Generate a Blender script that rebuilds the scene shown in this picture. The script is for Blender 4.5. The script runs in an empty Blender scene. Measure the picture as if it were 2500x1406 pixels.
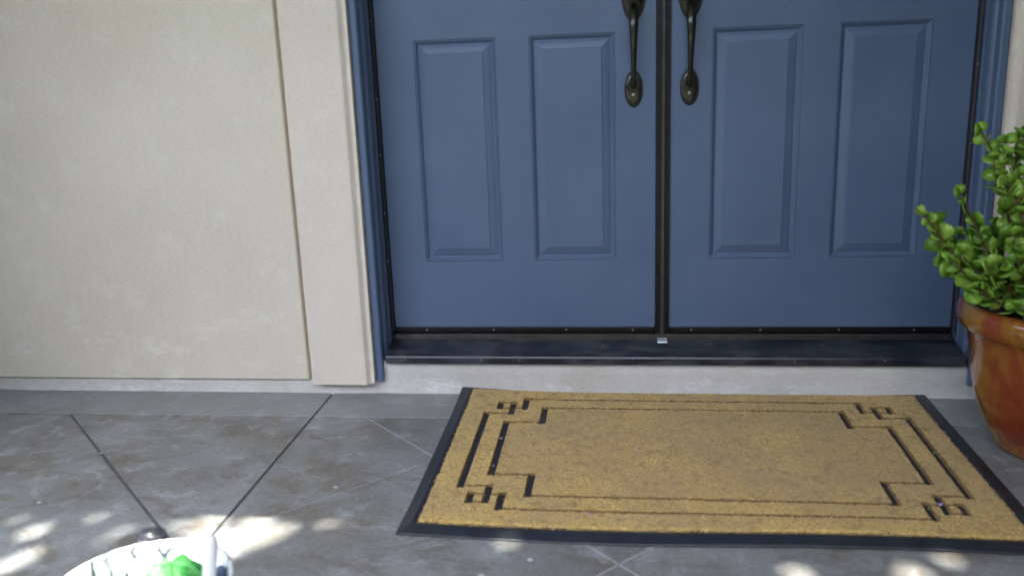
import bpy, bmesh, math, random
import numpy as np
from mathutils import Vector, Matrix, noise

random.seed(7)
rng = np.random.default_rng(7)
scene = bpy.context.scene
COL = scene.collection

# ------------------------------------------------------------------ camera
CAM = Vector((-0.13968, -2.87435, 1.05377))
cam = bpy.data.cameras.new('camera')
cam.sensor_width = 36.0
cam.lens = 30.1827
cam.clip_start = 0.02
cam.clip_end = 800
cam.dof.use_dof = True
cam.dof.focus_distance = 5.2
cam.dof.aperture_fstop = 3.7
camo = bpy.data.objects.new('camera', cam)
COL.objects.link(camo)
rot = Matrix(((0.9920675, 0.0057649, 0.1255739), (0.1205194, 0.2403678, -0.9631710), (-0.0357365, 0.9706648, 0.2377663)))
camo.matrix_world = Matrix.Translation(CAM) @ rot.to_4x4()
scene.camera = camo

# ------------------------------------------------------------------ light
SUN = Vector((-0.15, -0.40, 0.90)).normalized()          # towards the sun
world = bpy.data.worlds.new('World')
scene.world = world
world.use_nodes = True
wn = world.node_tree
sky = wn.nodes.new('ShaderNodeTexSky')
sky.sky_type = 'NISHITA'
sky.sun_disc = False
sky.sun_elevation = math.asin(SUN.z)
sky.sun_rotation = math.atan2(SUN.x, SUN.y)
sky.air_density = 1.0
sky.dust_density = 3.0
sky.ozone_density = 0.6
bg = wn.nodes['Background']
bg.inputs['Strength'].default_value = 0.15
wn.links.new(sky.outputs[0], bg.inputs['Color'])
sl = bpy.data.lights.new('sun', 'SUN')
sl.energy = 3.4
sl.angle = math.radians(0.53)
sl.color = (1.0, 0.93, 0.82)
so = bpy.data.objects.new('sun', sl)
COL.objects.link(so)
so.rotation_euler = SUN.to_track_quat('Z', 'Y').to_euler()
vs = scene.view_settings
vs.view_transform = 'Standard'
vs.look = 'None'
vs.exposure = 2.80
vs.gamma = 1.0
vs.use_curve_mapping = False
scene.cycles.use_denoising = True
scene.cycles.max_bounces = 10
scene.cycles.diffuse_bounces = 6
scene.cycles.sample_clamp_indirect = 8

# ------------------------------------------------------------------ material helpers
class NT:
    def __init__(s, name):
        s.m = bpy.data.materials.new(name)
        s.m.use_nodes = True
        s.t = s.m.node_tree
        s.b = s.t.nodes['Principled BSDF']
    def n(s, typ, **kw):
        nd = s.t.nodes.new('ShaderNode' + typ)
        for k, v in kw.items():
            if k in nd.inputs:
                nd.inputs[k].default_value = v
            else:
                setattr(nd, k, v)
        return nd
    def l(s, a, b):
        s.t.links.new(a, b)
    def pos(s, scale=(1, 1, 1), obj=False):
        if obj:
            o = s.n('TexCoord').outputs['Object']
        else:
            o = s.n('NewGeometry').outputs['Position']
        mp = s.n('Mapping')
        mp.inputs['Scale'].default_value = scale
        s.l(o, mp.inputs['Vector'])
        return mp.outputs[0]
    def noise(s, vec, scale, detail=4, rough=.55, dist=0):
        nd = s.n('TexNoise')
        nd.inputs['Scale'].default_value = scale
        nd.inputs['Detail'].default_value = detail
        nd.inputs['Roughness'].default_value = rough
        nd.inputs['Distortion'].default_value = dist
        s.l(vec, nd.inputs['Vector'])
        return nd.outputs['Fac']
    def ramp(s, fac, stops):
        r = s.n('ValToRGB')
        el = r.color_ramp.elements
        while len(el) < len(stops):
            el.new(.5)
        for e, (p, c) in zip(el, stops):
            e.position = p
            e.color = (c, c, c, 1) if isinstance(c, (int, float)) else tuple(c) + (1,)
        s.l(fac, r.inputs[0])
        return r.outputs[0]
    def mix(s, fac, a, b, mode='MIX'):
        m = s.n('Mix', data_type='RGBA', blend_type=mode)
        for sock, v in ((m.inputs[0], fac), (m.inputs[6], a), (m.inputs[7], b)):
            if isinstance(v, (int, float)):
                sock.default_value = v
            elif isinstance(v, tuple):
                sock.default_value = v + (1,) if len(v) == 3 else v
            else:
                s.l(v, sock)
        return m.outputs[2]
    def math(s, op, a, b=0.0, clamp=False):
        m = s.n('Math', operation=op, use_clamp=clamp)
        for i, v in enumerate((a, b)):
            if isinstance(v, (int, float)):
                m.inputs[i].default_value = v
            else:
                s.l(v, m.inputs[i])
        return m.outputs[0]
    def bump(s, h, strength, dist=.002):
        b = s.n('Bump')
        b.inputs['Strength'].default_value = strength
        b.inputs['Distance'].default_value = dist
        s.l(h, b.inputs['Height'])
        s.l(b.outputs[0], s.b.inputs['Normal'])
    def fin(s, col=None, rough=None, **kw):
        for key, v in (('Base Color', col), ('Roughness', rough)):
            if v is None:
                continue
            if isinstance(v, tuple):
                s.b.inputs[key].default_value = v + (1,)
            elif isinstance(v, (int, float)):
                s.b.inputs[key].default_value = v
            else:
                s.l(v, s.b.inputs[key])
        for k, v in kw.items():
            s.b.inputs[k].default_value = v
        return s.m

def m_stucco(name, base, dark, light, streak=1.0):
    t = NT(name)
    p = t.pos()
    n1 = t.noise(p, 2.3, 5, .6)
    c = t.mix(t.ramp(n1, [(.35, 0.), (.7, 1.)]), dark, base)
    n2 = t.noise(p, 11, 4, .6)
    c = t.mix(t.math('MULTIPLY', t.ramp(n2, [(.55, 0.), (.75, 1.)]), .35), c, light)
    # chalky salt patches near the base of the wall
    z = t.n('SeparateXYZ')
    t.l(t.n('NewGeometry').outputs['Position'], z.inputs[0])
    low = t.ramp(t.math('MULTIPLY', z.outputs['Z'], 2.0), [(0, 1.), (.08, 1.), (.9, 0.)])
    n3 = t.noise(t.pos((1, 1, 2.2)), 6, 6, .7)
    pt = t.math('MULTIPLY', low, t.ramp(n3, [(.56, 0.), (.66, 1.)]))
    c = t.mix(t.math('MULTIPLY', pt, .75), c, light)
    n5 = t.noise(t.pos((1, 1, 3.5)), 60, 3, .6)
    c = t.mix(.14, c, t.ramp(n5, [(.3, .25), (.7, .95)]), 'OVERLAY')
    h = t.math('ADD', t.noise(t.pos((1, 1, 1.6)), 260, 4, .7), t.math('MULTIPLY', t.noise(p, 28, 3, .5), 1.4))
    t.bump(h, .55, .0022)
    return t.fin(c, .92)

def m_simple(name, col, rough, var=.12, scale=20, bump=0, bscale=80, **kw):
    t = NT(name)
    n = t.noise(t.pos(), scale, 4, .6)
    c = t.mix(t.ramp(n, [(.3, 0.), (.7, 1.)]), tuple(x * (1 - var) for x in col), tuple(min(1, x * (1 + var)) for x in col))
    if bump:
        t.bump(t.noise(t.pos(), bscale, 3, .6), bump, .001)
    return t.fin(c, rough, **kw)

def m_paint():
    t = NT('blue_door_paint')
    n = t.noise(t.pos(), 3, 4, .6)
    c = t.mix(t.ramp(n, [(.3, 0.), (.7, 1.)]), (.076, .116, .192), (.098, .142, .222))
    t.bump(t.noise(t.pos((1, 1, .12)), 260, 3, .6), .10, .0006)
    r = t.ramp(t.noise(t.pos(), 14, 4, .6), [(.3, .36), (.7, .47)])
    return t.fin(c, r)

def m_concrete(name='stained_concrete', band=0.0):
    t = NT(name)
    p = t.pos()
    n1 = t.noise(p, 2.1, 6, .62, .6)
    c = t.mix(t.ramp(n1, [(.36, 0.), (.64, 1.)]), (.165, .162, .150), (.245, .264, .264))
    n2 = t.noise(t.pos((1.0, 1.5, 1)), 5.5, 7, .68, .9)
    c = t.mix(t.math('MULTIPLY', t.ramp(n2, [(.47, 0.), (.63, 1.)]), .78), c, (.142, .122, .098))
    n3 = t.noise(p, 13, 6, .7, .4)
    c = t.mix(t.math('MULTIPLY', t.ramp(n3, [(.53, 0.), (.70, 1.)]), .6), c, (.38, .41, .43))
    n4 = t.noise(p, 90, 4, .6)
    c = t.mix(.35, c, t.ramp(n4, [(.25, .2), (.75, .8)]), 'OVERLAY')
    if band:
        c = t.mix(band, c, (.30, .32, .315))
    # dried drips and rings
    sp = t.n('SeparateXYZ'); t.l(p, sp.inputs[0])
    wob = t.math('MULTIPLY', t.math('SUBTRACT', t.noise(p, 17, 3, .6), .5), .05)
    marks = None
    for (mx, my, mr, w, sx) in ((-2.02, -.49, .045, .017, .7), (-1.66, -.86, .085, .014, 1), (-1.86, -.80, .022, .02, 1), (-1.35, -.88, .03, .012, .6), (.83, -.72, .14, .05, .7), (.72, -.3, .1, .03, 1)):
        dx = t.math('MULTIPLY', t.math('SUBTRACT', sp.outputs['X'], mx), sx)
        dy = t.math('SUBTRACT', sp.outputs['Y'], my)
        d = t.math('SQRT', t.math('ADD', t.math('MULTIPLY', dx, dx), t.math('MULTIPLY', dy, dy)))
        d = t.math('ABSOLUTE', t.math('SUBTRACT', t.math('ADD', d, wob), mr))
        k = t.math('SUBTRACT', 1.0, t.math('DIVIDE', d, w), True)
        marks = k if marks is None else t.math('MAXIMUM', marks, k)
    brk = t.ramp(t.noise(p, 9, 3, .6), [(.46, 0.), (.60, 1.)])
    c = t.mix(t.math('MULTIPLY', t.math('MULTIPLY', marks, brk), .5), c, (.46, .49, .52))
    # paint flecks
    v = t.n('TexVoronoi'); v.inputs['Scale'].default_value = 9; t.l(p, v.inputs['Vector'])
    sc = t.n('SeparateColor'); t.l(v.outputs['Color'], sc.inputs[0])
    fl = t.math('LESS_THAN', v.outputs['Distance'], t.math('MULTIPLY', t.math('SUBTRACT', sc.outputs[0], .42), .13))
    c = t.mix(t.math('MULTIPLY', fl, .75), c, (.62, .64, .66))
    r = t.ramp(t.noise(p, 7, 5, .6), [(.3, .34), (.7, .58)])
    t.bump(t.math('ADD', t.noise(p, 60, 5, .65), t.math('MULTIPLY', n3, .7)), .25, .0018)
    return t.fin(c, r)

def m_coir():
    t = NT('coir')
    p = t.pos()
    n1 = t.noise(p, 170, 3, .7)
    c = t.mix(t.ramp(n1, [(.28, 0.), (.72, 1.)]), (.32, .195, .045), (.88, .62, .19))
    n2 = t.noise(p, 3.4, 5, .65)
    c = t.mix(t.math('MULTIPLY', t.ramp(n2, [(.42, 0.), (.60, 1.)]), .55), c, (.42, .30, .125))
    n3 = t.noise(p, 34, 5, .75)
    c = t.mix(t.math('MULTIPLY', t.ramp(n3, [(.50, 0.), (.64, 1.)]), .62), c, (.25, .15, .05))
    at = t.n('Attribute', attribute_name='worn')
    c = t.mix(t.math('MULTIPLY', at.outputs['Fac'], .42), c, (.40, .27, .115))
    t.bump(t.noise(p, 420, 3, .7), .8, .003)
    return t.fin(c, .95, **{'Sheen Weight': .15})

def m_bucket():
    t = NT('stained_white_plastic')
    p = t.pos((1, 1, .38))
    n = t.noise(p, 21, 3, .5, 1.6)
    d = t.math('ABSOLUTE', t.math('SUBTRACT', n, .5))
    crack = t.ramp(d, [(0, 1.), (.030, .9), (.055, 0.)])
    brk = t.ramp(t.noise(t.pos(), 16, 3, .6), [(.42, 0.), (.50, 1.)])
    blot = t.ramp(t.noise(t.pos(), 48, 3, .6, .5), [(.60, 0.), (.64, 1.)])
    k = t.math('MAXIMUM', t.math('MULTIPLY', crack, brk), t.math('MULTIPLY', blot, .8))
    c = t.mix(k, (.72, .75, .78), (.030, .050, .065))
    return t.fin(c, .35)

def m_glaze():
    t = NT('pot_glaze')
    o = t.pos((1, 1, .45), obj=True)
    n = t.noise(o, 5.5, 4, .55, 1.0)
    c = t.mix(t.ramp(n, [(.40, 0.), (.56, 1.)]), (.21, .042, .013), (.30, .150, .018))
    n2 = t.noise(t.pos((1, 1, .7), obj=True), 12, 4, .6, .8)
    c = t.mix(t.math('MULTIPLY', t.ramp(n2, [(.52, 0.), (.68, 1.)]), .75), c, (.13, .020, .010))
    t.bump(t.noise(t.pos(obj=True), 30, 3, .5), .08, .002)
    return t.fin(c, .16, **{'Coat Weight': .5, 'Coat Roughness': .08})

def m_leaf():
    t = NT('succulent_leaf')
    oi = t.n('ObjectInfo')
    n = t.noise(t.pos(), 22, 3, .6)
    f = t.math('ADD', t.math('MULTIPLY', oi.outputs['Random'], .45), t.math('MULTIPLY', n, .6))
    c = t.ramp(f, [(.2, (.11, .25, .026)), (.5, (.25, .46, .05)), (.85, (.44, .62, .11))])
    t.fin(c, .24)
    tr = t.n('BsdfTranslucent'); t.l(c, tr.inputs[0])
    mx = t.n('MixShader'); mx.inputs[0].default_value = .34
    t.l(t.b.outputs[0], mx.inputs[1]); t.l(tr.outputs[0], mx.inputs[2])
    t.l(mx.outputs[0], t.t.nodes['Material Output'].inputs[0])
    return t.m

M = {}
M['stucco'] = m_stucco('cream_stucco', (.674, .608, .476), (.614, .550, .428), (.76, .715, .62))
M['shade_wall'] = m_stucco('shade_wall_stucco', (.27, .215, .15), (.23, .18, .125), (.33, .28, .21))  # darker tan chosen to dim the sides of the porch
M['trim'] = m_stucco('trim_stucco', (.705, .630, .508), (.650, .572, .458), (.77, .72, .63))
M['plinth'] = m_stucco('painted_concrete', (.60, .575, .51), (.48, .455, .395), (.68, .67, .63))
M['blue'] = m_paint()
M['black'] = m_simple('weatherstrip_black', (.016, .016, .019), .55)
M['bronze'] = m_simple('dark_bronze', (.014, .013, .014), .34, .25, 30, Metallic=.55)
def m_sill():
    t = NT('dusty_dark_sill')
    n = t.noise(t.pos((1, 2, 2)), 7, 5, .65, .5)
    k = t.ramp(n, [(.44, 0.), (.62, 1.)])
    c = t.mix(k, (.013, .016, .022), (.048, .053, .060))
    return t.fin(c, t.ramp(n, [(.40, .28), (.70, .48)]))
M['sillmetal'] = m_sill()
M['rail'] = m_simple('bronze_rail', (.085, .080, .078), .30, .2, 30, Metallic=.7)
M['screw'] = m_simple('screw_steel', (.36, .35, .34), .4, .2, 60, Metallic=.8)
M['foil'] = m_simple('bright_metal', (.62, .68, .70), .3, .25, 120, Metallic=.6)
M['handle'] = m_simple('antique_bronze', (.058, .057, .048), .26, .35, 45, Metallic=.85)
M['handle_dark'] = m_simple('darkened_bronze', (.020, .018, .017), .45, .3, 45, Metallic=.5)
M['floor'] = m_concrete()
M['band'] = m_concrete('washed_concrete', .5)
M['grout'] = m_simple('pale_joint', (.33, .36, .38), .85, .3, 25)
M['joint'] = m_simple('dark_joint', (.125, .13, .13), .9, .2, 25)
M['rubber'] = m_simple('mat_rubber', (.020, .025, .034), .42, .3, 30, .3, 200)
M['coir'] = m_coir()
M['groove_shade'] = m_simple('shaded_groove_coir', (.19, .115, .042), .9, .4, 40)  # dark brown painted on groove walls in place of shade
M['bucket'] = m_bucket()
M['whiteplastic'] = m_simple('white_plastic', (.82, .82, .80), .35, .03)
M['blackplastic'] = m_simple('black_plastic', (.014, .016, .024), .4)
M['slate'] = m_simple('slate_plastic', (.11, .14, .26), .4)
def m_green():
    t = NT('green_scrub_bristle')
    n = t.noise(t.pos((1, 1, .25)), 120, 3, .6)
    c = t.mix(t.ramp(n, [(.3, 0.), (.7, 1.)]), (.012, .22, .030), (.12, .46, .12))
    t.bump(n, .6, .003)
    return t.fin(c, .5)
M['green'] = m_green()
M['glaze'] = m_glaze()
M['soil'] = m_simple('potting_soil', (.035, .024, .016), .95, .4, 60, .8, 120)
M['leaf'] = m_leaf()
M['stem'] = m_simple('reddish_stem', (.12, .060, .035), .6, .3, 60)
M['purple'] = m_simple('purple_petal', (.42, .28, .60), .6)
M['greenbit'] = m_simple('green_leaflet', (.16, .42, .08), .5)
M['white'] = m_simple('white_soffit', (.60, .57, .50), .8, .05)
M['roof'] = m_simple('roof_shingle', (.10, .08, .07), .9, .3)
M['bark'] = m_simple('bark', (.10, .075, .055), .9, .3, 12, .8, 40)
M['crown'] = m_simple('tree_leaf', (.060, .105, .030), .55, .4, 4)
def m_ground():
    t = NT('lawn_soil')
    n = t.noise(t.pos(), 1.6, 6, .6)
    c = t.mix(t.ramp(n, [(.35, 0.), (.65, 1.)]), (.14, .13, .085), (.085, .115, .04))
    return t.fin(c, .95)
M['ground'] = m_ground()

# ------------------------------------------------------------------ object helpers
def mesh_obj(name, verts, faces, mat, parent=None, smooth=False):
    me = bpy.data.meshes.new(name)
    me.from_pydata([tuple(v) for v in verts], [], faces)
    me.update()
    return me_obj(name, me, mat, parent, smooth)
def me_obj(name, me, mat, parent=None, smooth=False):
    if mat is not None and len(me.materials) == 0:
        me.materials.append(M[mat])
    if smooth:
        me.polygons.foreach_set('use_smooth', [True] * len(me.polygons))
    o = bpy.data.objects.new(name, me)
    COL.objects.link(o)
    if parent:
        o.parent = parent
    return o
def bm_obj(name, bm, mat, parent=None, smooth=False):
    bmesh.ops.recalc_face_normals(bm, faces=bm.faces)
    me = bpy.data.meshes.new(name)
    bm.to_mesh(me); bm.free()
    return me_obj(name, me, mat, parent, smooth)
def box_bm(bm, a, b):
    vs_ = [bm.verts.new((x, y, z)) for x in (a[0], b[0]) for y in (a[1], b[1]) for z in (a[2], b[2])]
    for f in ((0, 1, 3, 2), (4, 6, 7, 5), (0, 4, 5, 1), (2, 3, 7, 6), (0, 2, 6, 4), (1, 5, 7, 3)):
        bm.faces.new([vs_[i] for i in f])
def box(name, a, b, mat, parent=None, bevel=0, seg=2):
    bm = bmesh.new()
    box_bm(bm, a, b)
    if bevel:
        bmesh.ops.bevel(bm, geom=bm.edges[:], offset=bevel, segments=seg, affect='EDGES', profile=.5)
    return bm_obj(name, bm, mat, parent)
def extrude_xy(name, prof, z0, z1, mat, parent=None):
    n = len(prof)
    v = [(x, y, z0) for x, y in prof] + [(x, y, z1) for x, y in prof]
    f = [(i, (i + 1) % n, n + (i + 1) % n, n + i) for i in range(n)] + [tuple(range(n))[::-1], tuple(range(n, 2 * n))]
    bm = bmesh.new()
    vv = [bm.verts.new(p) for p in v]
    for q in f:
        bm.faces.new([vv[i] for i in q])
    return bm_obj(name, bm, mat, parent)
def extrude_yz(name, prof, x0, x1, mat, parent=None):
    n = len(prof)
    bm = bmesh.new()
    a = [bm.verts.new((x0, y, z)) for y, z in prof]
    b = [bm.verts.new((x1, y, z)) for y, z in prof]
    for i in range(n):
        bm.faces.new((a[i], a[(i + 1) % n], b[(i + 1) % n], b[i]))
    bm.faces.new(a[::-1]); bm.faces.new(b)
    return bm_obj(name, bm, mat, parent)
def tube_bm(bm, pts, rads, seg=12, flat=1.0):
    pts = [Vector(p) for p in pts]
    rings = []
    up = Vector((0.13, 0.2, 1)).normalized()
    t0 = (pts[1] - pts[0]).normalized()
    a = t0.cross(up if abs(t0.dot(up)) < .95 else Vector((1, 0, 0))).normalized()
    for i, p in enumerate(pts):
        t = (pts[min(i + 1, len(pts) - 1)] - pts[max(i - 1, 0)]).normalized()
        a = (a - t * a.dot(t)).normalized()
        b = t.cross(a)
        rings.append([bm.verts.new(p + (a * math.cos(k * 2 * math.pi / seg) + b * flat * math.sin(k * 2 * math.pi / seg)) * rads[i]) for k in range(seg)])
    for r0, r1 in zip(rings, rings[1:]):
        for k in range(seg):
            bm.faces.new((r0[k], r0[(k + 1) % seg], r1[(k + 1) % seg], r1[k]))
    bm.faces.new(rings[0][::-1]); bm.faces.new(rings[-1])
def lathe(name, prof, mat, parent=None, seg=64, close=False):
    v, f = [], []
    n = len(prof)
    for k in range(seg):
        a = 2 * math.pi * k / seg
        v += [(r * math.cos(a), r * math.sin(a), z) for r, z in prof]
    for k in range(seg):
        k2 = (k + 1) % seg
        for i in range(n if close else n - 1):
            j = (i + 1) % n
            f.append((k * n + i, k2 * n + i, k2 * n + j, k * n + j))
    return mesh_obj(name, v, f, mat, parent, True)
def empty(name, loc, label=None, cat=None, group=None, kind=None):
    o = bpy.data.objects.new(name, None)
    COL.objects.link(o)
    o.location = loc
    tag(o, label, cat, group, kind)
    return o
def tag(o, label=None, cat=None, group=None, kind=None):
    for k, v in (('label', label), ('category', cat), ('group', group), ('kind', kind)):
        if v:
            o[k] = v
    return o

# ------------------------------------------------------------------ ground and porch floor
g = mesh_obj('ground', [(-400, -400, -.06), (400, -400, -.06), (400, 400, -.06), (-400, 400, -.06)], [(0, 1, 2, 3)], 'ground')
tag(g, kind='structure')
FX0, FX1, FY0, FY1 = -2.95, 1.70, -3.40, -.05
fl = box('porch_floor', (FX0, FY0, -.10), (FX1, FY1, -.0047), 'joint')
tag(fl, kind='structure')

def clip(poly, a, b, c, keep):
    out = []
    for i in range(len(poly)):
        p, q = poly[i], poly[(i + 1) % len(poly)]
        dp, dq = (a * p[0] + b * p[1] - c) * keep, (a * q[0] + b * q[1] - c) * keep
        if dp >= 0:
            out.append(p)
        if dp * dq < 0:
            t = dp / (dp - dq)
            out.append((p[0] + (q[0] - p[0]) * t, p[1] + (q[1] - p[1]) * t))
    return out
BAND = -.343
polys = [[(FX0, FY0), (FX1, FY0), (FX1, BAND - .001), (FX0, BAND - .001)]]
s2 = math.sqrt(.5)
lines = []                                   # a, b, c, half width of the open joint, filled
for k in range(-4, 6):
    cA = -1.309 + 1.036 * k
    lines.append((s2, s2, cA * s2, .0052 if k == -1 else .0022, k != -1))
    cB = -.023 + 1.036 * k
    lines.append((s2, -s2, cB * s2, .0021, True))
lines.append((1, .017, -1.147, .0046, False))
for (a, b, c, w, filled) in lines:
    new = []
    for p in polys:
        l, r = clip(p, a, b, c - w, -1), clip(p, a, b, c + w, 1)
        for q in (l, r):
            if len(q) >= 3:
                ar = abs(sum(q[i][0] * q[(i + 1) % len(q)][1] - q[(i + 1) % len(q)][0] * q[i][1] for i in range(len(q)))) / 2
                if ar > .002:
                    new.append(q)
    polys = new
# the border strip along the wall, cut only by the wide joint
polys += [[(FX0, BAND + .001), (-1.1458, BAND + .001), (-1.1510, FY1), (FX0, FY1)], [(-1.1366, BAND + .001), (FX1, BAND + .001), (FX1, FY1), (-1.1418, FY1)]]
for q in polys:
    bm = bmesh.new()
    top = [bm.verts.new((x, y, 0)) for x, y in q]
    bot = [bm.verts.new((x, y, -.0045)) for x, y in q]
    ft = bm.faces.new(top)
    n = len(q)
    for i in range(n):
        bm.faces.new((top[i], top[(i + 1) % n], bot[(i + 1) % n], bot[i]))
    bmesh.ops.recalc_face_normals(bm, faces=bm.faces)
    bmesh.ops.bevel(bm, geom=list(ft.edges), offset=.0012, segments=1, affect='EDGES')
    dz = random.uniform(-.0004, .0004)
    for v in bm.verts:
        v.co.z += dz
    bm_obj('concrete_panel', bm, 'band' if min(y for x, y in q) > BAND else 'floor', fl)
for (a, b, c, w, filled) in lines:
    if filled:
        seg = clip(clip(clip(clip([(a * c - b * 9, b * c + a * 9), (a * c + b * 9, b * c - a * 9)], 1, 0, FX0, 1), 1, 0, FX1, -1), 0, 1, FY0, 1), 0, 1, BAND, -1)
        seg = sorted(set((round(x, 4), round(y, 4)) for x, y in seg))
        if len(seg) >= 2:
            (x0, y0), (x1, y1) = seg[0], seg[-1]
            if math.hypot(x1 - x0, y1 - y0) < .05:
                continue
            h = w + .0004
            vv = [(x0 - a * h, y0 - b * h, -.0016), (x0 + a * h, y0 + b * h, -.0016), (x1 + a * h, y1 + b * h, -.0016), (x1 - a * h, y1 - b * h, -.0016)]
            vv += [(x, y, -.0045) for x, y, z in vv]
            mesh_obj('joint_filler', vv, [(0, 1, 2, 3), (0, 4, 5, 1), (1, 5, 6, 2), (2, 6, 7, 3), (3, 7, 4, 0)], 'grout', fl)

# ------------------------------------------------------------------ house front
ZTOP, ZHEAD = 2.62, 2.30
EAVE = -2.14
house = empty('house', (0, 0, 0), 'cream stucco house front with flat trim around the blue double doors', 'house')
box('wall_panel', (FX0, -.134, .048), (-1.2270, .10, ZTOP), 'stucco', house, .007, 3)
box('wall_panel', (1.2270, -.137, .048), (FX1, .10, ZTOP), 'stucco', house, .004, 2)
for s in (-1, 1):
    pr = [(1.242, -.05), (1.242, -.108), (1.2045, -.108), (1.2045, -.160), (1.2020, -.163), (1.196, -.165), (1.017, -.165), (1.010, -.1635), (.999, -.1525), (.995, -.1505), (.9855, -.1495), (.9845, -.05)]
    pr = [(s * x, y) for x, y in pr]
    if s > 0:
        pr = pr[::-1]
    t = extrude_xy('door_trim', pr, .044, ZTOP, 'trim', house)
box('header', (-.984, -.150, ZHEAD), (.984, .10, ZTOP), 'trim', house, .004)
# plinth with a rough hand-trowelled foot
def plinth(name, x0, x1, ytop, ztop, mat, amp):
    v, f = [], []
    n = int((x1 - x0) / .03)
    prof = [(ytop + .10, ztop), (ytop + .006, ztop), (ytop, ztop - .006), (ytop, ztop * .55), (ytop - .002, .016), (ytop - .007, .004), (ytop - .012, -.01)]
    for i in range(n + 1):
        x = x0 + (x1 - x0) * i / n
        for j, (y, z) in enumerate(prof):
            k = noise.noise(Vector((x * 9, j * .35, 3.1))) * amp * (1.0 if j >= 3 else .25)
            k2 = noise.noise(Vector((x * 31, j * .5, 7.1))) * amp * (.7 if j >= 4 else 0)
            v.append((x, y + k + k2, z + (k2 * .7 if j == 5 else 0)))
    m = len(prof)
    for i in range(n):
        for j in range(m - 1):
            f.append((i * m + j, i * m + j + 1, (i + 1) * m + j + 1, (i + 1) * m + j))
    return mesh_obj(name, v, f, mat, house, True)
plinth('foundation', FX0, -.984, -.120, .052, 'plinth', .006)
plinth('doorstep', -.985, .985, -.118, .1125, 'plinth', .0045)
plinth('foundation', .984, FX1, -.120, .052, 'plinth', .006)
box('unseen_side_wall', (1.42, -4.6, -.05), (FX1 + .15, -.05, ZTOP), 'shade_wall', house, .004)  # unseen wall, run far forward to darken the right door
box('unseen_side_wall', (FX0 - .15, EAVE + .9, -.05), (-2.50, -.05, ZTOP), 'shade_wall', house, .004)  # unseen wall, moved in to darken the left end
box('added_shade_pillar', (.68, EAVE - .32, -.05), (1.26, EAVE + .10, ZTOP), 'trim', house, .01, 3)  # unseen pillar added to block light from the right door
box('ceiling', (FX0 - .6, EAVE + .02, ZTOP + .002), (FX1 + .6, .1, ZTOP + .04), 'white', house)
box('fascia', (FX0 - .6, EAVE - .02, ZTOP - .02), (FX1 + .6, EAVE + .018, ZTOP + .18), 'white', house)
extrude_yz('roof', [(EAVE - .05, ZTOP + .19), (6.0, ZTOP + 2.6), (6.0, ZTOP + 2.7), (EAVE - .05, ZTOP + .23)], FX0 - .8, FX1 + 3.0, 'roof', house)
box('rear_wall', (FX0, .11, -.05), (FX1 + .15, .25, ZTOP), 'black', house)

# ------------------------------------------------------------------ door frame
frame = empty('doorway', (0, 0, 0), 'blue painted wooden frame around the double doors', 'door frame', None, 'thing')
for s in (-1, 1):
    pr = [(.9838, .05), (.9838, -.128), (.9815, -.134), (.978, -.136), (.962, -.136), (.958, -.133), (.957, -.128), (.957, -.100), (.9625, -.096), (.9625, -.086), (.956, -.082), (.9525, -.076), (.9525, -.038), (.950, -.034), (.950, .05)]
    pr = [(s * x, y) for x, y in pr]
    if s > 0:
        pr = pr[::-1]
    extrude_xy('side_jamb', pr, .047, ZHEAD, 'blue', frame)
    w = [(s * x, y) for x, y in ((.9498, .03), (.9498, -.020), (.9455, -.024), (.9395, -.018), (.9385, .03))]
    extrude_xy('weatherstrip', w if s < 0 else w[::-1], .19, ZHEAD - .03, 'black', frame)
    for z in (.47, .62, .80, 1.02, 1.25, 1.6):
        bm = bmesh.new()
        bmesh.ops.create_uvsphere(bm, u_segments=8, v_segments=5, radius=.0028)
        o = bm_obj('screw', bm, 'screw', frame, True)
        o.location = (s * .9440, -.0225, z + random.uniform(-.03, .03))
box('head_jamb', (-.9495, -.12, 2.262), (.9495, .05, ZHEAD - .001), 'blue', frame, .004)

# ------------------------------------------------------------------ threshold
thr = empty('door_threshold', (0, -.08, .112), 'black metal threshold sloping out beneath the blue doors', 'threshold', None, 'thing')
def tp(o):
    o.parent = thr
    o.location = o.location - thr.location
    return o
tp(extrude_yz('sill_plate', [(-.016, .114), (-.016, .1655), (-.026, .1650), (-.118, .1445), (-.128, .1425), (-.1345, .139), (-.137, .133), (-.137, .1135), (-.130, .1130), (-.05, .1130)], -.9445, .9445, 'sillmetal'))
tp(extrude_yz('sill_rail', [(.02, .160), (.02, .181), (-.006, .1830), (-.0135, .1815), (-.0165, .1780), (-.0175, .1660), (-.0155, .1600)], -.9375, .9375, 'rail'))
def screw_head(x, y, z, nrm, r=.0042):
    bm = bmesh.new()
    bmesh.ops.create_cone(bm, cap_ends=True, segments=10, radius1=r, radius2=r * .75, depth=.0022)
    o = bm_obj('screw', bm, 'screw')
    o.location = (x, y, z)
    o.rotation_euler = Vector(nrm).to_track_quat('Z', 'Y').to_euler()
    return o
for x in (-.875, -.612, -.48, -.10, .06, .42, .70):
    tp(screw_head(x, -.1372, .124 + random.uniform(-.006, .012), (0, -1, 0), .0032))
for x in (-.20, .16, .52, .78):
    tp(screw_head(x, -.06 + random.uniform(-.01, .01), .1578, (0, -.21, 1), .0032))
# crumpled bright foot below the meeting of the doors
bm = bmesh.new()
bmesh.ops.create_grid(bm, x_segments=10, y_segments=6, size=.5)
for v in bm.verts:
    x, y = v.co.x * .034, v.co.y * .026
    v.co = Vector((x, -.036 + y, .1655 + .012 * (y + .013) / .026 * .6 + .0022 * noise.noise(Vector((x * 260, y * 260, 1)))))
r = bmesh.ops.extrude_face_region(bm, geom=bm.faces[:])
for e in r['geom']:
    if isinstance(e, bmesh.types.BMVert):
        e.co.z -= .006
tp(bm_obj('corner_seal', bm, 'foil', None, True))

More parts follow.
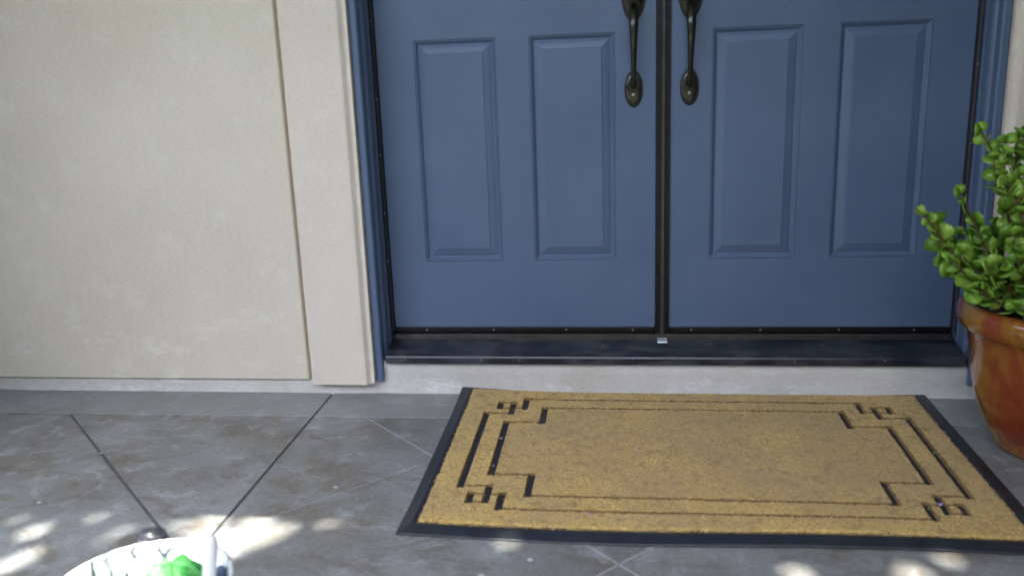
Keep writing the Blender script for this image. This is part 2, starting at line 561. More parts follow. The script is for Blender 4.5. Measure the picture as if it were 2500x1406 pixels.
# ------------------------------------------------------------------ doors
HG, DW, ZD, ZDT = .0239, .914, .2045, 2.245
PA, PB, PC, PD = .153, .4307, .5405, .8133
ROWS = [(.441, 1.182), (1.42, 2.06)]
def door_panel(parent, x0, x1, z0, z1):
    prof = [(0, 0), (.0006, .0028), (.0024, .0030), (.0030, .0008), (.0050, .0010), (.0080, .0030), (.0115, .0066), (.0140, .0084), (.0165, .0088), (.0190, .0080), (.0260, .0058), (.0360, .0036), (.0425, .0026), (.0436, .0008), (.0450, .0004)]
    v, f = [], []
    for d, y in prof:
        y *= 1.35
        v += [(x0 + d, y, z0 + d), (x1 - d, y, z0 + d), (x1 - d, y, z1 - d), (x0 + d, y, z1 - d)]
    for i in range(len(prof) - 1):
        for k in range(4):
            f.append((i * 4 + k, i * 4 + (k + 1) % 4, i * 4 + 4 + (k + 1) % 4, i * 4 + 4 + k))
    b = (len(prof) - 1) * 4
    f.append((b, b + 1, b + 2, b + 3))
    return mesh_obj('raised_panel', v, f, 'blue', parent)
def door(s, label):
    d = empty('front_door', (s * (HG + DW / 2), 0, ZD), label, 'door', 'pair of blue front doors', 'thing')
    off = d.location.copy()
    def P(o):
        o.parent = d
        o.location = o.location - off
        return o
    xs = sorted([s * HG, s * PA, s * PB, s * PC, s * PD, s * (HG + DW)])
    zs = [ZD] + [z for r in ROWS for z in r] + [ZDT]
    bm = bmesh.new()
    vv = {}
    def V(x, y, z):
        k = (round(x, 5), y, round(z, 5))
        if k not in vv:
            vv[k] = bm.verts.new((x, y, z))
        return vv[k]
    for i in range(5):
        for j in range(5):
            if i in (1, 3) and j in (1, 3):
                continue
            bm.faces.new((V(xs[i], 0, zs[j]), V(xs[i + 1], 0, zs[j]), V(xs[i + 1], 0, zs[j + 1]), V(xs[i], 0, zs[j + 1])))
    xa, xb = xs[0], xs[-1]
    for q in (((xa, .0), (xa, .044)), ((xb, .0), (xb, .044)), ((xa, .044), (xb, .044))):
        (x0, y0), (x1, y1) = q
        a = bm.verts.new((x0, y0, ZD)); b = bm.verts.new((x1, y1, ZD)); c = bm.verts.new((x1, y1, ZDT)); e = bm.verts.new((x0, y0, ZDT))
        bm.faces.new((a, b, c, e))
    for z in (ZD, ZDT):
        a = [bm.verts.new(p) for p in ((xa, 0, z), (xb, 0, z), (xb, .044, z), (xa, .044, z))]
        bm.faces.new(a)
    me = bpy.data.meshes.new('slab')
    bm.to_mesh(me); bm.free()
    P(me_obj('slab', me, 'blue'))
    for (z0, z1) in ROWS:
        for (x0, x1) in ((xs[1], xs[2]), (xs[3], xs[4])):
            P(door_panel(None, x0, x1, z0, z1))
    # sweep along the bottom edge
    sw = P(box('door_sweep', (xa + .003, -.0075, .1865), (xb - .003, .030, .2040), 'bronze', None, .0015))
    for k in range(4):
        x = s * (HG + (.075, .305, .560, .800)[k])
        o = screw_head(x, -.0080, .1955, (0, -1, 0), .0040)
        o.parent = d
        o.location = Vector((x, -.0080, .1955)) - off
    # handle set
    hx = s * .0885 - .006
    h = empty('handle', Vector((hx, 0, 1.2)) - off)
    h.parent = d
    def plate(name, zc, rx, rz, dome, mat_rim=True):
        n, v, f = 40, [], []
        prof = [(1.0, 0.0), (1.0, -.004), (.95, -.0062), (.86, -.0052), (.80, -.0062), (.62, -.0062 - dome * .6), (.32, -.0062 - dome * .9), (0.02, -.0062 - dome)]
        for (k, y) in prof:
            v += [(k * rx * math.cos(a * 2 * math.pi / n), y, zc + k * rz * math.sin(a * 2 * math.pi / n)) for a in range(n)]
        m = len(prof)
        for i in range(m - 1):
            f += [(i * n + a, i * n + (a + 1) % n, (i + 1) * n + (a + 1) % n, (i + 1) * n + a) for a in range(n)]
        f.append(tuple((m - 1) * n + a for a in range(n)))
        o = mesh_obj(name, v, f, 'handle', h, True)
        o.data.materials.append(M['handle_dark'])
        for pl in o.data.polygons:
            if pl.index < 4 * n:
                pl.material_index = 1
        o.location = (0, 0, -1.2)
        return o
    plate('upper_plate', 1.318, .041, .108, .006)
    plate('lower_plate', 1.004, .0298, .058, .003)
    # thumb-press block and grip: springs from the upper plate, bows out, tapers to the lower plate
    bm = bmesh.new()
    ctl = [(-.004, 1.262, .0120), (-.022, 1.255, .0145), (-.044, 1.236, .0155), (-.056, 1.205, .0150), (-.058, 1.165, .0125), (-.052, 1.125, .0102), (-.041, 1.088, .0088), (-.030, 1.060, .0082), (-.020, 1.036, .0090), (-.012, 1.018, .0098), (-.004, 1.008, .0090)]
    pts, rd = [], []
    for i in range(len(ctl) - 1):
        for t in (0, .34, .67):
            a, b = ctl[i], ctl[i + 1]
            pts.append((0, a[0] + (b[0] - a[0]) * t, a[1] + (b[1] - a[1]) * t - 1.2))
            rd.append(a[2] + (b[2] - a[2]) * t)
    pts.append((0, ctl[-1][0], ctl[-1][1] - 1.2)); rd.append(ctl[-1][2])
    tube_bm(bm, pts, rd, 16, .8)
    bm_obj('grip', bm, 'handle', h, True)
    bm = bmesh.new()
    bmesh.ops.create_uvsphere(bm, u_segments=12, v_segments=8, radius=.006)
    o = bm_obj('foot_screw', bm, 'screw', h, True)
    o.location = (0, -.008, .985 - 1.2); o.scale = (1, .6, 1)
    bm = bmesh.new()
    tube_bm(bm, [(0, -.004, .09), (0, -.03, .088), (0, -.05, .078)], [.010, .009, .012], 12, .5)
    bm_obj('thumb_latch', bm, 'handle_dark', h, True)
    if s > 0:
        bm = bmesh.new()
        box_bm(bm, (-HG + .0006, -.006, .182), (HG - .0006, .03, ZDT))
        a = P(bm_obj('astragal', bm, 'bronze'))
        bm = bmesh.new()
        pr = [(-.006, -.006), (-.0055, -.0115), (-.002, -.0140), (.004, -.0140), (.0085, -.0120), (.0095, -.006)]
        lo = [bm.verts.new((x, y, .182)) for x, y in pr]; hi = [bm.verts.new((x, y, ZDT)) for x, y in pr]
        for i in range(len(pr) - 1):
            bm.faces.new((lo[i], lo[i + 1], hi[i + 1], hi[i]))
        bm.faces.new(lo); bm.faces.new(hi)
        bm_obj('bead', bm, 'rail', a)
    return d
door(-1, 'left leaf of the blue double doors, beside the bare stucco wall')
door(1, 'right leaf of the blue double doors, behind the potted plant')

# ------------------------------------------------------------------ doormat
MX, MY = .0735, -.5850
mat_e = empty('doormat', (MX, MY, .001), 'tan coir doormat with key-pattern grooves and black rubber border', 'doormat')
HX, HY = .752, .473             # rubber
CX, CY = .7115, .4445           # coir
def warp(P):
    x, y, z = P[:, 0].copy(), P[:, 1].copy(), P[:, 2].copy()
    dl = np.clip((x + .30) / -.45, 0, 1) * np.clip((y - .18) / .29, 0, 1)
    z = z + .017 * dl ** 2
    dr = np.clip((x - .45) / .30, 0, 1) * np.clip((y - .30) / .17, 0, 1)
    z = z + .005 * dr ** 2
    fr = np.clip((-y - .25) / .22, 0, 1) ** 2
    z = z + fr * .004 * (np.sin(x * 5.2 + .6) + 1) * .6
    y2 = y - fr * (.009 * np.sin(x * 4.6 + 2.6)) - .005 * np.clip(y, 0, 1) * np.sin(x * 2)
    x2 = x + .008 * np.sin(y * 3.2) * np.sign(x) * np.abs(x) + y * .004
    return np.stack([x2, y2, z], 1)
# rubber base: nested rounded rectangles with ridges
prof = [(0, 0), (0, .0035), (.003, .0048), (.0065, .0042), (.009, .0062), (.0125, .0054), (.0155, .0074), (.019, .0066), (.022, .0086), (.027, .0090), (.031, .0086), (.035, .0055), (.045, .0048)]
NS = 60
v, f = [], []
def rect(d):
    hx, hy, out = HX - d, HY - d, []
    hx = HX + .003 - d * 1.10
    fy = -(HY + .020 - d * 1.45)
    for k in range(NS): out.append((-hx + 2 * hx * k / NS, fy))
    for k in range(NS): out.append((hx, fy + (hy - fy) * k / NS))
    for k in range(NS): out.append((hx - 2 * hx * k / NS, hy))
    for k in range(NS): out.append((-hx, hy - (hy - fy) * k / NS))
    return out
for d, z in prof:
    v += [(x, y, z) for x, y in rect(d)]
N4 = 4 * NS
for i in range(len(prof) - 1):
    f += [(i * N4 + k, i * N4 + (k + 1) % N4, (i + 1) * N4 + (k + 1) % N4, (i + 1) * N4 + k) for k in range(N4)]
rb = mesh_obj('rubber_border', warp(np.array(v)), f, 'rubber', mat_e, True)
nx, ny = 48, 30
gx, gy = np.meshgrid(np.linspace(-HX + .044, HX - .044, nx), np.linspace(-HY + .044, HY - .044, ny))
P = np.stack([gx.ravel(), gy.ravel(), np.full(nx * ny, .0050)], 1)
f = [(j * nx + i, j * nx + i + 1, (j + 1) * nx + i + 1, (j + 1) * nx + i) for j in range(ny - 1) for i in range(nx - 1)]
mesh_obj('rubber_base', warp(P), f, 'rubber', mat_e, True)
# coir pile, the grooves cut down to the rubber
ST = .003
nx, ny = int(2 * CX / ST), int(2 * CY / ST)
gx, gy = np.meshgrid(np.linspace(-CX, CX, nx), np.linspace(-CY, CY, ny))
groove = np.zeros_like(gx, bool)
W2 = .0090
def seg(x0, y0, x1, y1):
    global groove
    ax, ay = np.abs(gx), np.abs(gy)
    wy = .0046 if abs(x1 - x0) > abs(y1 - y0) else W2
    groove |= (ax > min(x0, x1) - W2) & (ax < max(x0, x1) + W2) & (ay > min(y0, y1) - wy) & (ay < max(y0, y1) + wy)
def path(pts):
    for a, b in zip(pts, pts[1:]):
        seg(*a, *b)
path([(.637, 0), (.637, .249), (.560, .249), (.560, .335), (.602, .335), (.602, .293), (.520, .293), (.520, .369), (0, .369)])
path([(.5645, 0), (.5645, .178), (.4545, .178), (.4545, .296), (0, .296)])
pile = .0150 + rng.normal(0, .0011, gx.shape)
low = np.array([[noise.noise(Vector((x * 6, y * 6, 0))) for x in np.linspace(-CX, CX, 80)] for y in np.linspace(-CY, CY, 50)])
li = np.clip(((gx + CX) / (2 * CX) * 79).astype(int), 0, 79); lj = np.clip(((gy + CY) / (2 * CY) * 49).astype(int), 0, 49)
pile += low[lj, li] * .0012
inner = (np.abs(gx) < .55) & (np.abs(gy) < .17) | (np.abs(gx) < .44) & (np.abs(gy) < .285)
worn = np.where(inner, 1.0, 0.0) * np.clip(.80 + 1.6 * low[lj, li], 0, 1)
pile -= worn * .0022
edge = (np.abs(gx) > CX - .004) | (np.abs(gy) > CY - .004)
pile[edge] -= .0045
pile[groove] = .0035
jx = rng.normal(0, .0007, gx.shape); jy = rng.normal(0, .0007, gx.shape)
jy[groove] += .0060          # groove bottoms pushed back; undercut walls shaped to look darker
# ragged outer edge
rag = rng.normal(0, .0022, gx.shape)
jx += np.where(np.abs(gx) > CX - .002, rag, 0); jy += np.where(np.abs(gy) > CY - .002, rag, 0)
P = warp(np.stack([(gx + jx).ravel(), (gy + jy).ravel(), pile.ravel()], 1))
idx = np.arange(nx * ny).reshape(ny, nx)
qd = np.stack([idx[:-1, :-1].ravel(), idx[:-1, 1:].ravel(), idx[1:, 1:].ravel(), idx[1:, :-1].ravel()], 1)
gr = groove.ravel()
qd = qd[~gr[qd].all(1)]
# skirt
def skirt(ids):
    global P, qd
    n0 = len(P)
    low_ = P[ids].copy(); low_[:, 2] -= .010
    P = np.concatenate([P, low_])
    k = np.arange(len(ids) - 1)
    qd = np.concatenate([qd, np.stack([ids[k], n0 + k, n0 + k + 1, ids[k + 1]], 1)])
nv0 = nx * ny
for ids in (idx[0, ::-1], idx[:, 0], idx[-1, :], idx[::-1, -1]):
    skirt(ids.copy())
me = bpy.data.meshes.new('coir_pile')
me.vertices.add(len(P)); me.vertices.foreach_set('co', P.ravel().astype(np.float32))
me.loops.add(len(qd) * 4); me.loops.foreach_set('vertex_index', qd.ravel().astype(np.int32))
me.polygons.add(len(qd)); me.polygons.foreach_set('loop_start', (np.arange(len(qd)) * 4).astype(np.int32))
at = me.attributes.new('worn', 'FLOAT', 'POINT')
wv = np.zeros(len(P), np.float32); wv[:nv0] = worn.ravel()
at.data.foreach_set('value', wv)
me.update(); me.validate()
me.materials.append(M['coir']); me.materials.append(M['groove_shade'])
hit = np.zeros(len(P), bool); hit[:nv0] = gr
me.polygons.foreach_set('material_index', hit[qd].any(1).astype(np.int32))  # faces touching a groove get the painted shade colour
me_obj('coir_pile', me, 'coir', mat_e, False)

# loose coir ends standing out of the pile
ok = np.argwhere(~groove)
pk = ok[rng.integers(0, len(ok), 26000)]
bx_, by_, bz_ = gx[pk[:, 0], pk[:, 1]], gy[pk[:, 0], pk[:, 1]], pile[pk[:, 0], pk[:, 1]]
n = len(pk)
an = rng.uniform(0, 2 * np.pi, n); ln = rng.uniform(.003, .008, n); up = rng.uniform(.0005, .0030, n)
b0 = np.stack([bx_, by_, bz_ - .001], 1)
wd = np.stack([-np.sin(an), np.cos(an), np.zeros(n)], 1) * .00055
tip = b0 + np.stack([np.cos(an) * ln, np.sin(an) * ln, up + .001], 1)
tri = warp(np.stack([b0 - wd, b0 + wd, tip + wd * .5, tip - wd * .5], 1).reshape(-1, 3))
o = mesh_obj('loose_fibres', tri.tolist(), [(4 * i, 4 * i + 1, 4 * i + 2, 4 * i + 3) for i in range(n)], 'coir', mat_e)
o['kind'] = 'stuff'

# ------------------------------------------------------------------ flower pot and plant
PX, PY = 1.05, -.50
pot = empty('flower_pot', (PX, PY, 0), 'glazed red and ochre flower pot with rolled rim beside the right door', 'flower pot')
prof = [(.0, .012), (.120, .012), (.138, .002), (.146, .004), (.154, .020), (.172, .052), (.189, .090), (.203, .132), (.213, .170), (.2205, .210), (.226, .250), (.2320, .290), (.2385, .320), (.2430, .336), (.2520, .342), (.2620, .352), (.2675, .366), (.2690, .382), (.2665, .400), (.2600, .412), (.2500, .417), (.2400, .413), (.2340, .402), (.2310, .385), (.2280, .30)]
lathe('body', prof, 'glaze', pot, 72)
v, f = [(0, 0, .388)], []
for r_ in (.06, .12, .18, .2305):
    for k in range(36):
        a = k * math.pi / 18
        v.append((r_ * math.cos(a), r_ * math.sin(a), .384 + .012 * noise.noise(Vector((r_ * 30 * math.cos(a), r_ * 30 * math.sin(a), 0))) - (.004 if r_ > .2 else 0)))
for k in range(36):
    f.append((0, 1 + k, 1 + (k + 1) % 36))
    for j in range(3):
        f.append((1 + j * 36 + k, 1 + (j + 1) * 36 + k, 1 + (j + 1) * 36 + (k + 1) % 36, 1 + j * 36 + (k + 1) % 36))
mesh_obj('soil', v, f, 'soil', pot, True)

plant = empty('potted_succulent', (PX, PY, .385), 'bushy green plant with small round glossy leaves growing from the glazed pot', 'plant')
# one leaf: thick, rounded, slightly cupped
def leaf_mesh():
    n, v, f = 9, [], []
    L, Wd = .041, .0225
    rim = []
    for k in range(n):
        a = -math.pi / 2 + 2 * math.pi * k / n
        y = .5 + .5 * math.sin(a)
        wdt = Wd * math.cos(a) * (.62 + .62 * y)
        rim.append((wdt, y * L, .0026 * (abs(wdt) / Wd) ** 2 + .004 * y * y))
    v = rim + [(0, L * .58, .0012)] + [(x * .97, y, z - .0016) for x, y, z in rim] + [(0, L * .58, -.0018)]
    for k in range(n):
        k2 = (k + 1) % n
        f.append((k, k2, n)); f.append((n + 1 + k2, n + 1 + k, 2 * n + 1)); f.append((k2, k, n + 1 + k, n + 1 + k2))
    me = bpy.data.meshes.new('leaf')
    me.from_pydata(v, [], f); me.update()
    me.materials.append(M['leaf'])
    me.polygons.foreach_set('use_smooth', [True] * len(me.polygons))
    return me
LEAF = leaf_mesh()
prng = random.Random(21)
leaf_tf = []
stems = []
def grow(p0, p1, r0, leaf_from, size, depth=0):
    p0, p1 = Vector(p0), Vector(p1)
    d = p1 - p0
    n = max(4, int(d.length / .0245))
    bow = Vector((prng.uniform(-.5, .5), prng.uniform(-.5, .5), -prng.uniform(.2, .7))) * d.length * .18
    pts = [p0 + d * (i / n) + bow * math.sin(math.pi * i / n) + Vector((prng.uniform(-1, 1), prng.uniform(-1, 1), prng.uniform(-1, 1))) * .0022 for i in range(n + 1)]
    stems.append((pts, [r0 * (1 - .65 * i / n) for i in range(n + 1)]))
    ang = prng.uniform(0, 6.28)
    for i in range(n + 1):
        t = i / n
        if t < leaf_from:
            continue
        tan = (pts[min(i + 1, n)] - pts[max(i - 1, 0)]).normalized()
        ang += math.pi / 2 + prng.uniform(-.3, .3)
        ref = tan.cross(Vector((0, 0, 1)) if abs(tan.z) < .95 else Vector((1, 0, 0))).normalized()
        oth = tan.cross(ref)
        for k in (0, math.pi):
            if prng.random() < .06:
                continue
            out = ref * math.cos(ang + k) + oth * math.sin(ang + k)
            dr = (out * .85 + tan * (.35 + .5 * t)).normalized()
            dr = (dr + Vector((0, 0, .22)) + Vector((prng.uniform(-1, 1), prng.uniform(-1, 1), prng.uniform(-1, 1))) * .25).normalized()
            nr = (Vector((-.3, -.70, .55)) + tan * .35 + Vector((prng.uniform(-1, 1), prng.uniform(-1, 1), prng.uniform(-1, 1))) * .75)
            nr = (nr - dr * nr.dot(dr)).normalized()
            sx = dr.cross(nr)
            s = size * prng.uniform(.58, 1.15) * (1 - .22 * (t > .9))
            mt = Matrix((sx, dr, nr)).transposed().to_4x4()
            leaf_tf.append(Matrix.Translation(pts[i]) @ mt @ Matrix.Scale(s, 4))
    if depth < 1:
        for _ in range(1 if d.length < .25 else 2):
            i = int(n * prng.uniform(.35, .85))
            b = pts[i]
            dirr = (d.normalized() + Vector((prng.uniform(-1, 1), prng.uniform(-1, 1), prng.uniform(-.1, .9))) * .75).normalized()
            grow(b, b + dirr * prng.uniform(.06, .13), r0 * .5, .15, size * .95, depth + 1)
B = Vector((PX, PY, .38))
tips = [(.632, -.575, .672), (.668, -.560, .620), (.712, -.600, .728), (.778, -.520, .875), (.862, -.560, .865), (.905, -.53, .86),
        (.700, -.620, .560), (.760, -.690, .560), (.800, -.700, .640), (.880, -.700, .610), (.930, -.780, .560), (.960, -.62, .80), (.90, -.46, .74), (.820, -.56, .850), (.905, -.60, .85), (.95, -.58, .84),  (1.0, -.52, .92), (1.08, -.60, .86), (1.1, -.44, .9), (1.18, -.6, .78), (1.25, -.5, .72), (1.3, -.62, .6), (1.12, -.76, .62), (1.02, -.80, .55), (.83, -.42, .62), (1.22, -.36, .7), (1.05, -.35, .75), (.91, -.70, .47), (.86, -.62, .49)]
for tp_ in tips:
    t = Vector(tp_)
    base = B + Vector(((t.x - PX) * .30 + prng.uniform(-.03, .03), (t.y - PY) * .30 + prng.uniform(-.03, .03), 0))
    grow(base, t, .0055, .30 if t.z > .6 else .15, 1.0)
bm = bmesh.new()
for pts, rd in stems:
    tube_bm(bm, [p - plant.location for p in pts], rd, 6)
bm_obj('stems', bm, 'stem', plant, True)
# leaves that show largest: inside the photograph and nearest to the viewer
fr = camo.matrix_world.inverted()
def seen(mt):
    q = fr @ mt.translation
    u = q.x / -q.z * 30.1827 / 36
    return (0 if u < .505 else 100) + mt.translation.y + (mt.translation.x - .6) * .4
leaf_tf.sort(key=seen)
inv = Matrix.Translation(-plant.location)
for mt in leaf_tf[:300]:
    o = bpy.data.objects.new('leaf', LEAF)
    COL.objects.link(o)
    o.parent = plant
    o.matrix_local = inv @ mt
rest = leaf_tf[300:]
lv = np.array([tuple(x.co) for x in LEAF.vertices]); lf = [tuple(p.vertices) for p in LEAF.polygons]
v, f = [], []
for mt in rest:
    m4 = np.array(inv @ mt)
    b = len(v)
    v += (lv @ m4[:3, :3].T + m4[:3, 3]).tolist()
    f += [tuple(i + b for i in q) for q in lf]
o = mesh_obj('foliage', v, f, 'leaf', plant, True)
o['kind'] = 'stuff'

# ------------------------------------------------------------------ bucket with scrubbing tools
BX, BY, BZ, BR = -.893, -1.755, .300, .141
bk = empty('bucket', (BX, BY, 0), 'white bucket streaked with dark stains on the sunlit floor', 'bucket')
prof = [(.0, .006), (.108, .006), (.112, .0), (.116, .004), (.134, BZ - .03), (.1345, BZ - .028), (.1385, BZ - .026), (.1395, BZ - .010), (.1415, BZ - .007), (BR, BZ - .002), (BR - .002, BZ), (BR - .005, BZ), (BR - .0065, BZ - .004), (.131, BZ - .030), (.111, .012), (.0, .011)]
lathe('body', prof, 'bucket', bk, 80)
a0 = math.radians(113)
c0 = Vector((math.cos(a0), math.sin(a0), 0))
bm = bmesh.new()
box_bm(bm, (-.024, -.012, -.026), (.024, .026, .027))
bmesh.ops.bevel(bm, geom=bm.edges[:], offset=.007, segments=3, affect='EDGES')
for vv_ in bm.verts:
    vv_.co.x *= 1 - vv_.co.z * 5
o = bm_obj('handle_lug', bm, 'blackplastic', bk, True)
o.location = c0 * (BR + .012) + Vector((0, 0, BZ - .018))
o.rotation_euler = (math.radians(12), 0, a0 - math.pi / 2)
bm = bmesh.new()
arc = []
for k in range(25):
    t = math.pi * k / 24
    arc.append((math.cos(a0) * (BR + .006) * math.cos(t) + math.sin(a0) * .155 * math.sin(t), math.sin(a0) * (BR + .006) * math.cos(t) - math.cos(a0) * .155 * math.sin(t), BZ - .03 - .10 * math.sin(t)))
tube_bm(bm, arc, [.0022] * 25, 8)
bm_obj('bail', bm, 'screw', bk, True)
br = empty('scrub_brush', (-.80, -1.775, .02), 'green scrub brush with a white handle standing in the bucket', 'brush')
bm = bmesh.new()
q0 = Vector((-.806, -1.795, .035)) - br.location; q1 = Vector((-.7915, -1.7055, .362)) - br.location
tube_bm(bm, [q0, q0.lerp(q1, .5), q0.lerp(q1, .94), q0.lerp(q1, .975), q0.lerp(q1, .992), q1], [.0105, .0110, .0112, .0102, .0080, .0035], 18)
bm_obj('handle', bm, 'whiteplastic', br, True)
v, f = [], []
n, m = 110, 46
for i in range(m + 1):
    ph = math.pi * i / m
    for k in range(n):
        a = 2 * math.pi * k / n
        rr = 1 + .10 * noise.noise(Vector((math.cos(a) * 2.2, math.sin(a) * 2.2, ph * 1.5))) + .07 * noise.noise(Vector((math.cos(a) * 15, math.sin(a) * 15, ph * 9)))
        v.append((.072 * rr * math.sin(ph) ** .7 * math.cos(a) - .050, .072 * rr * math.sin(ph) ** .7 * math.sin(a) + .042, .156 - .15 * math.cos(ph) * (1 + .05 * noise.noise(Vector((math.cos(a) * 3, math.sin(a) * 3, 5))))))
for i in range(m):
    for k in range(n):
        f.append((i * n + k, i * n + (k + 1) % n, (i + 1) * n + (k + 1) % n, (i + 1) * n + k))
mesh_obj('bristles', v, f, 'green', br, True)
st = empty('tool_handle', (-.785, -1.735, .02), 'slate blue rounded tool handle at the right inside of the bucket', 'tool')
bm = bmesh.new()
tube_bm(bm, [(-.03, 0, 0), (-.0185, .0640, .248), (-.0180, .0665, .258), (-.0178, .0675, .262), (-.0177, .0678, .264)], [.0085, .0085, .0078, .0050, .001], 14)
bm_obj('shaft', bm, 'slate', st, True)

# ------------------------------------------------------------------ fallen petals
def petal(x, y, z, mat, name, label, cat, size=.007, rz=0.):
    n, v, f = 7, [], []
    for k in range(n):
        a = 2 * math.pi * k / n
        v.append((math.cos(a) * size, math.sin(a) * size * .7, .35 * size * math.cos(2 * a)))
    v.append((0, 0, -.15 * size))
    v.append((0, 0, -.15 * size - .0006))
    for k in range(n):
        f.append((k, (k + 1) % n, n)); f.append(((k + 1) % n, k, n + 1))
    o = mesh_obj(name, v, f, mat, None, True)
    o.location = (x, y, z); o.rotation_euler = (.2, -.15, rz)
    tag(o, label, cat, 'fallen petals and leaflets on the doormat')
petal(-.497, -.516, .0105, 'purple', 'petal', 'purple petal in the left inner groove of the doormat, nearer the door', 'petal', .006, .4)
petal(-.494, -.701, .0105, 'purple', 'petal', 'purple petal in the left inner groove of the doormat, nearer the bucket', 'petal', .006, 1.2)
petal(-.091, -.592, .0190, 'purple', 'petal', 'pale purple petal on the middle of the doormat', 'petal', .0055, .9)
petal(.121, -.527, .0185, 'slate', 'petal', 'tiny blue petal just behind the middle of the doormat', 'petal', .005, .2)
petal(.712, -.576, .0150, 'greenbit', 'leaflet', 'tiny green leaflet in the right outer groove of the doormat', 'leaflet', .0065, .5)
petal(.626, -.870, .0150, 'purple', 'petal', 'purple petal on the front right key corner of the doormat', 'petal', .008, .1)
petal(.594, -.893, .0130, 'greenbit', 'leaflet', 'dark green leaflet by the front right corner of the doormat', 'leaflet', .006, 1.6)
petal(-.217, -.975, .0185, 'purple', 'petal', 'lilac petal near the front edge of the doormat', 'petal', .005, 2.1)

# ------------------------------------------------------------------ unseen hedges added to block low sky light
def hedge(x0, y0, x1, y1, h, label):
    d = Vector((x1 - x0, y1 - y0, 0)); ln = d.length; d.normalize(); nrm = Vector((-d.y, d.x, 0))
    he = empty('sky_block_hedge', (x0, y0, -.06), label, 'hedge', 'unseen hedges added to block low sky light')
    n = int(ln * 260)
    c = np.empty((n, 3))
    k = rng.random((n, 3))
    side = rng.integers(0, 3, n)
    al = k[:, 0] * ln
    ac = np.where(side == 0, -.45, np.where(side == 1, .45, k[:, 1] * .9 - .45)) + rng.normal(0, .06, n)
    zz = np.where(side == 2, h, k[:, 2] * h) + rng.normal(0, .06, n)
    c = np.stack([al * d.x + ac * nrm.x, al * d.y + ac * nrm.y, zz], 1)
    a_ = rng.normal(size=(n, 3)); a_ /= np.linalg.norm(a_, axis=1)[:, None]
    b_ = rng.normal(size=(n, 3)); b_ -= (b_ * a_).sum(1)[:, None] * a_; b_ /= np.linalg.norm(b_, axis=1)[:, None]
    qq = np.stack([c - a_ * .10, c + b_ * .06, c + a_ * .10, c - b_ * .06], 1).reshape(-1, 3)
    mesh_obj('foliage', qq.tolist(), [(4 * i, 4 * i + 1, 4 * i + 2, 4 * i + 3) for i in range(n)], 'crown', he)
    vv = []
    for t, w in ((0, -.4), (0, .4), (ln, .4), (ln, -.4)):
        vv.append(Vector((0, 0, 0)) + d * t + nrm * w)
    vv = [tuple(p) for p in vv] + [(p.x, p.y, h - .05) for p in vv]
    mesh_obj('blocking_core', vv, [(4, 5, 6, 7), (0, 1, 5, 4), (1, 2, 6, 5), (2, 3, 7, 6), (3, 0, 4, 7)], 'bark', he)
hedge(-10, -9.5, 10, -9.5, 3.6, 'tall unseen hedge added facing the porch to block low sky light')
hedge(-8.5, -9.0, -8.5, 2.0, 3.2, 'unseen hedge added on the left to block low sky light')

# ------------------------------------------------------------------ tree that dapples the porch with sun
tree = empty('shade_tree', (-1.6, -5.3, -.06), 'leafy tree in front of the porch that dapples the floor with sun', 'tree')
CC = np.array([-1.45, -4.15, 6.0])
NL = 100000
d = rng.normal(size=(NL, 3)); d /= np.linalg.norm(d, axis=1)[:, None]
rad = rng.random(NL) ** (1 / 2.6)
cen = CC + d * rad[:, None] * np.array([3.1, 2.1, 1.2])
cen += rng.normal(0, .10, cen.shape)
L, Wd = .034, .020
a = rng.normal(size=(NL, 3)); a[:, 2] *= .5; a /= np.linalg.norm(a, axis=1)[:, None]
b = rng.normal(size=(NL, 3)); b -= (b * a).sum(1)[:, None] * a; b /= np.linalg.norm(b, axis=1)[:, None]
sz = rng.uniform(.8, 1.35, NL)[:, None]
q = np.stack([cen - a * L * sz, cen + b * Wd * sz, cen + a * L * sz, cen - b * Wd * sz], 1)     # N,4,3
S = np.array(SUN)
def foot(p):
    return p[..., :2] - S[:2] / S[2] * p[..., 2:3]
ft = np.concatenate([foot(q), foot(cen)[:, None, :], foot((q + np.roll(q, 1, 1)) / 2)], 1)            # where each leaf's shadow falls on the floor
def hole_circle(x, y, r):
    return (np.hypot(ft[..., 0] - x, ft[..., 1] - y) < r).any(1)
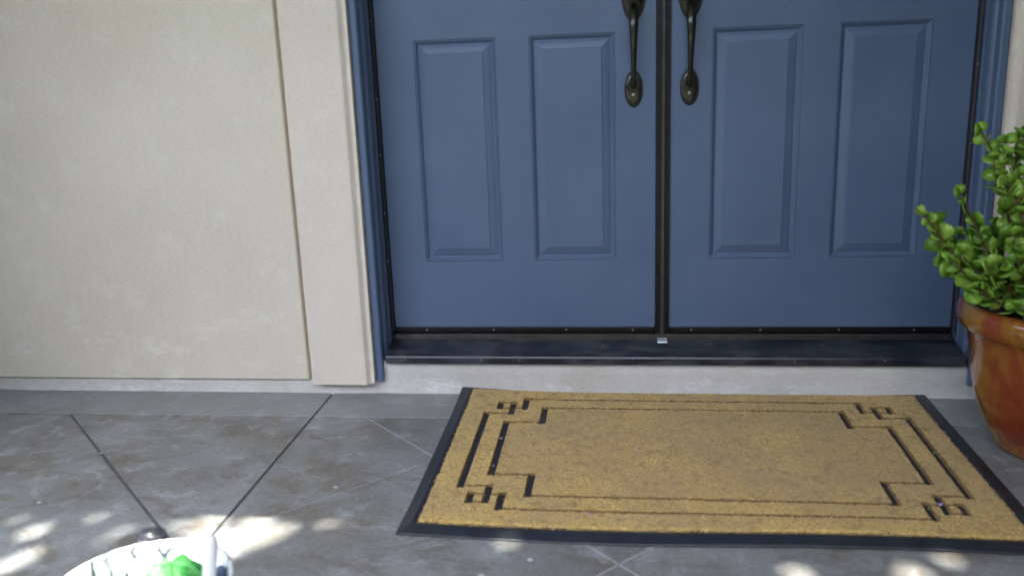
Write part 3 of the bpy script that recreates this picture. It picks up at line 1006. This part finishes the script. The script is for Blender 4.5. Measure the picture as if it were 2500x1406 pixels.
def hole_poly(pts):
    ins = np.zeros(ft.shape[:2], bool)
    for i in range(len(pts)):
        (x0, y0), (x1, y1) = pts[i], pts[(i + 1) % len(pts)]
        c = ((y0 > ft[..., 1]) != (y1 > ft[..., 1])) & (ft[..., 0] < (x1 - x0) * (ft[..., 1] - y0) / (y1 - y0 + 1e-12) + x0)
        ins ^= c
    return ins.any(1)
FLECKS = ((-1.685, -1.045, .012), (-1.591, -1.106, .022), (-1.466, -1.034, .010), (-1.650, -1.178, .012), (-1.535, -1.205, .016), (-1.555, -1.262, .022), (-1.480, -1.155, .009), (-1.405, -1.123, .008), (-1.372, -1.090, .011), (-1.43, -1.19, .008),
          (-.404, -1.085, .014), (.57, -1.100, .014), (.477, -1.160, .024), (.237, -1.175, .020), (.525, -1.00, .004), (-.862, -1.028, .012), (-1.285, -1.040, .010), (-1.225, -1.060, .014), (-1.155, -1.030, .026), (-1.045, -1.030, .032), (-.955, -1.045, .012), (-.845, -1.625, .195))
kill = np.zeros(NL, bool)
for (x, y, r_) in FLECKS:
    kill |= hole_circle(x, y, r_)
kill |= hole_poly([(-1.19, -1.09), (-1.05, -1.065), (-.95, -1.075), (-1.045, -1.165), (-1.07, -1.30), (-1.19, -1.30)])
q = q[~kill]
n = len(q)
me = bpy.data.meshes.new('crown')
me.vertices.add(n * 4); me.vertices.foreach_set('co', (q - np.array(tree.location)).ravel().astype(np.float32))
me.loops.add(n * 4); me.loops.foreach_set('vertex_index', np.arange(n * 4).astype(np.int32))
me.polygons.add(n); me.polygons.foreach_set('loop_start', (np.arange(n) * 4).astype(np.int32))
me.update(); me.validate()
me_obj('crown', me, 'crown', tree)
bm = bmesh.new()
tube_bm(bm, [(0, 0, -.1), (.03, .02, .5), (-.02, .1, 2.0), (.05, .3, 3.6), (.1, .6, 5.2), (.15, .9, 6.6)], [.26, .19, .16, .14, .10, .04], 14)
for k in range(7):
    an = k * 2.4
    z0 = 3.2 + k * .4
    p0 = Vector((0, .3 + k * .06, z0))
    p1 = p0 + Vector((math.cos(an) * 2.0, math.sin(an) * 1.3 + .4, 1.6 + .1 * k))
    if p1.y > 1.0 and p1.x > -.5:
        p1.y = .9
    tube_bm(bm, [p0, p0.lerp(p1, .5) + Vector((0, 0, -.12)), p1], [.075, .05, .015], 8)
bm_obj('trunk', bm, 'bark', tree, True)
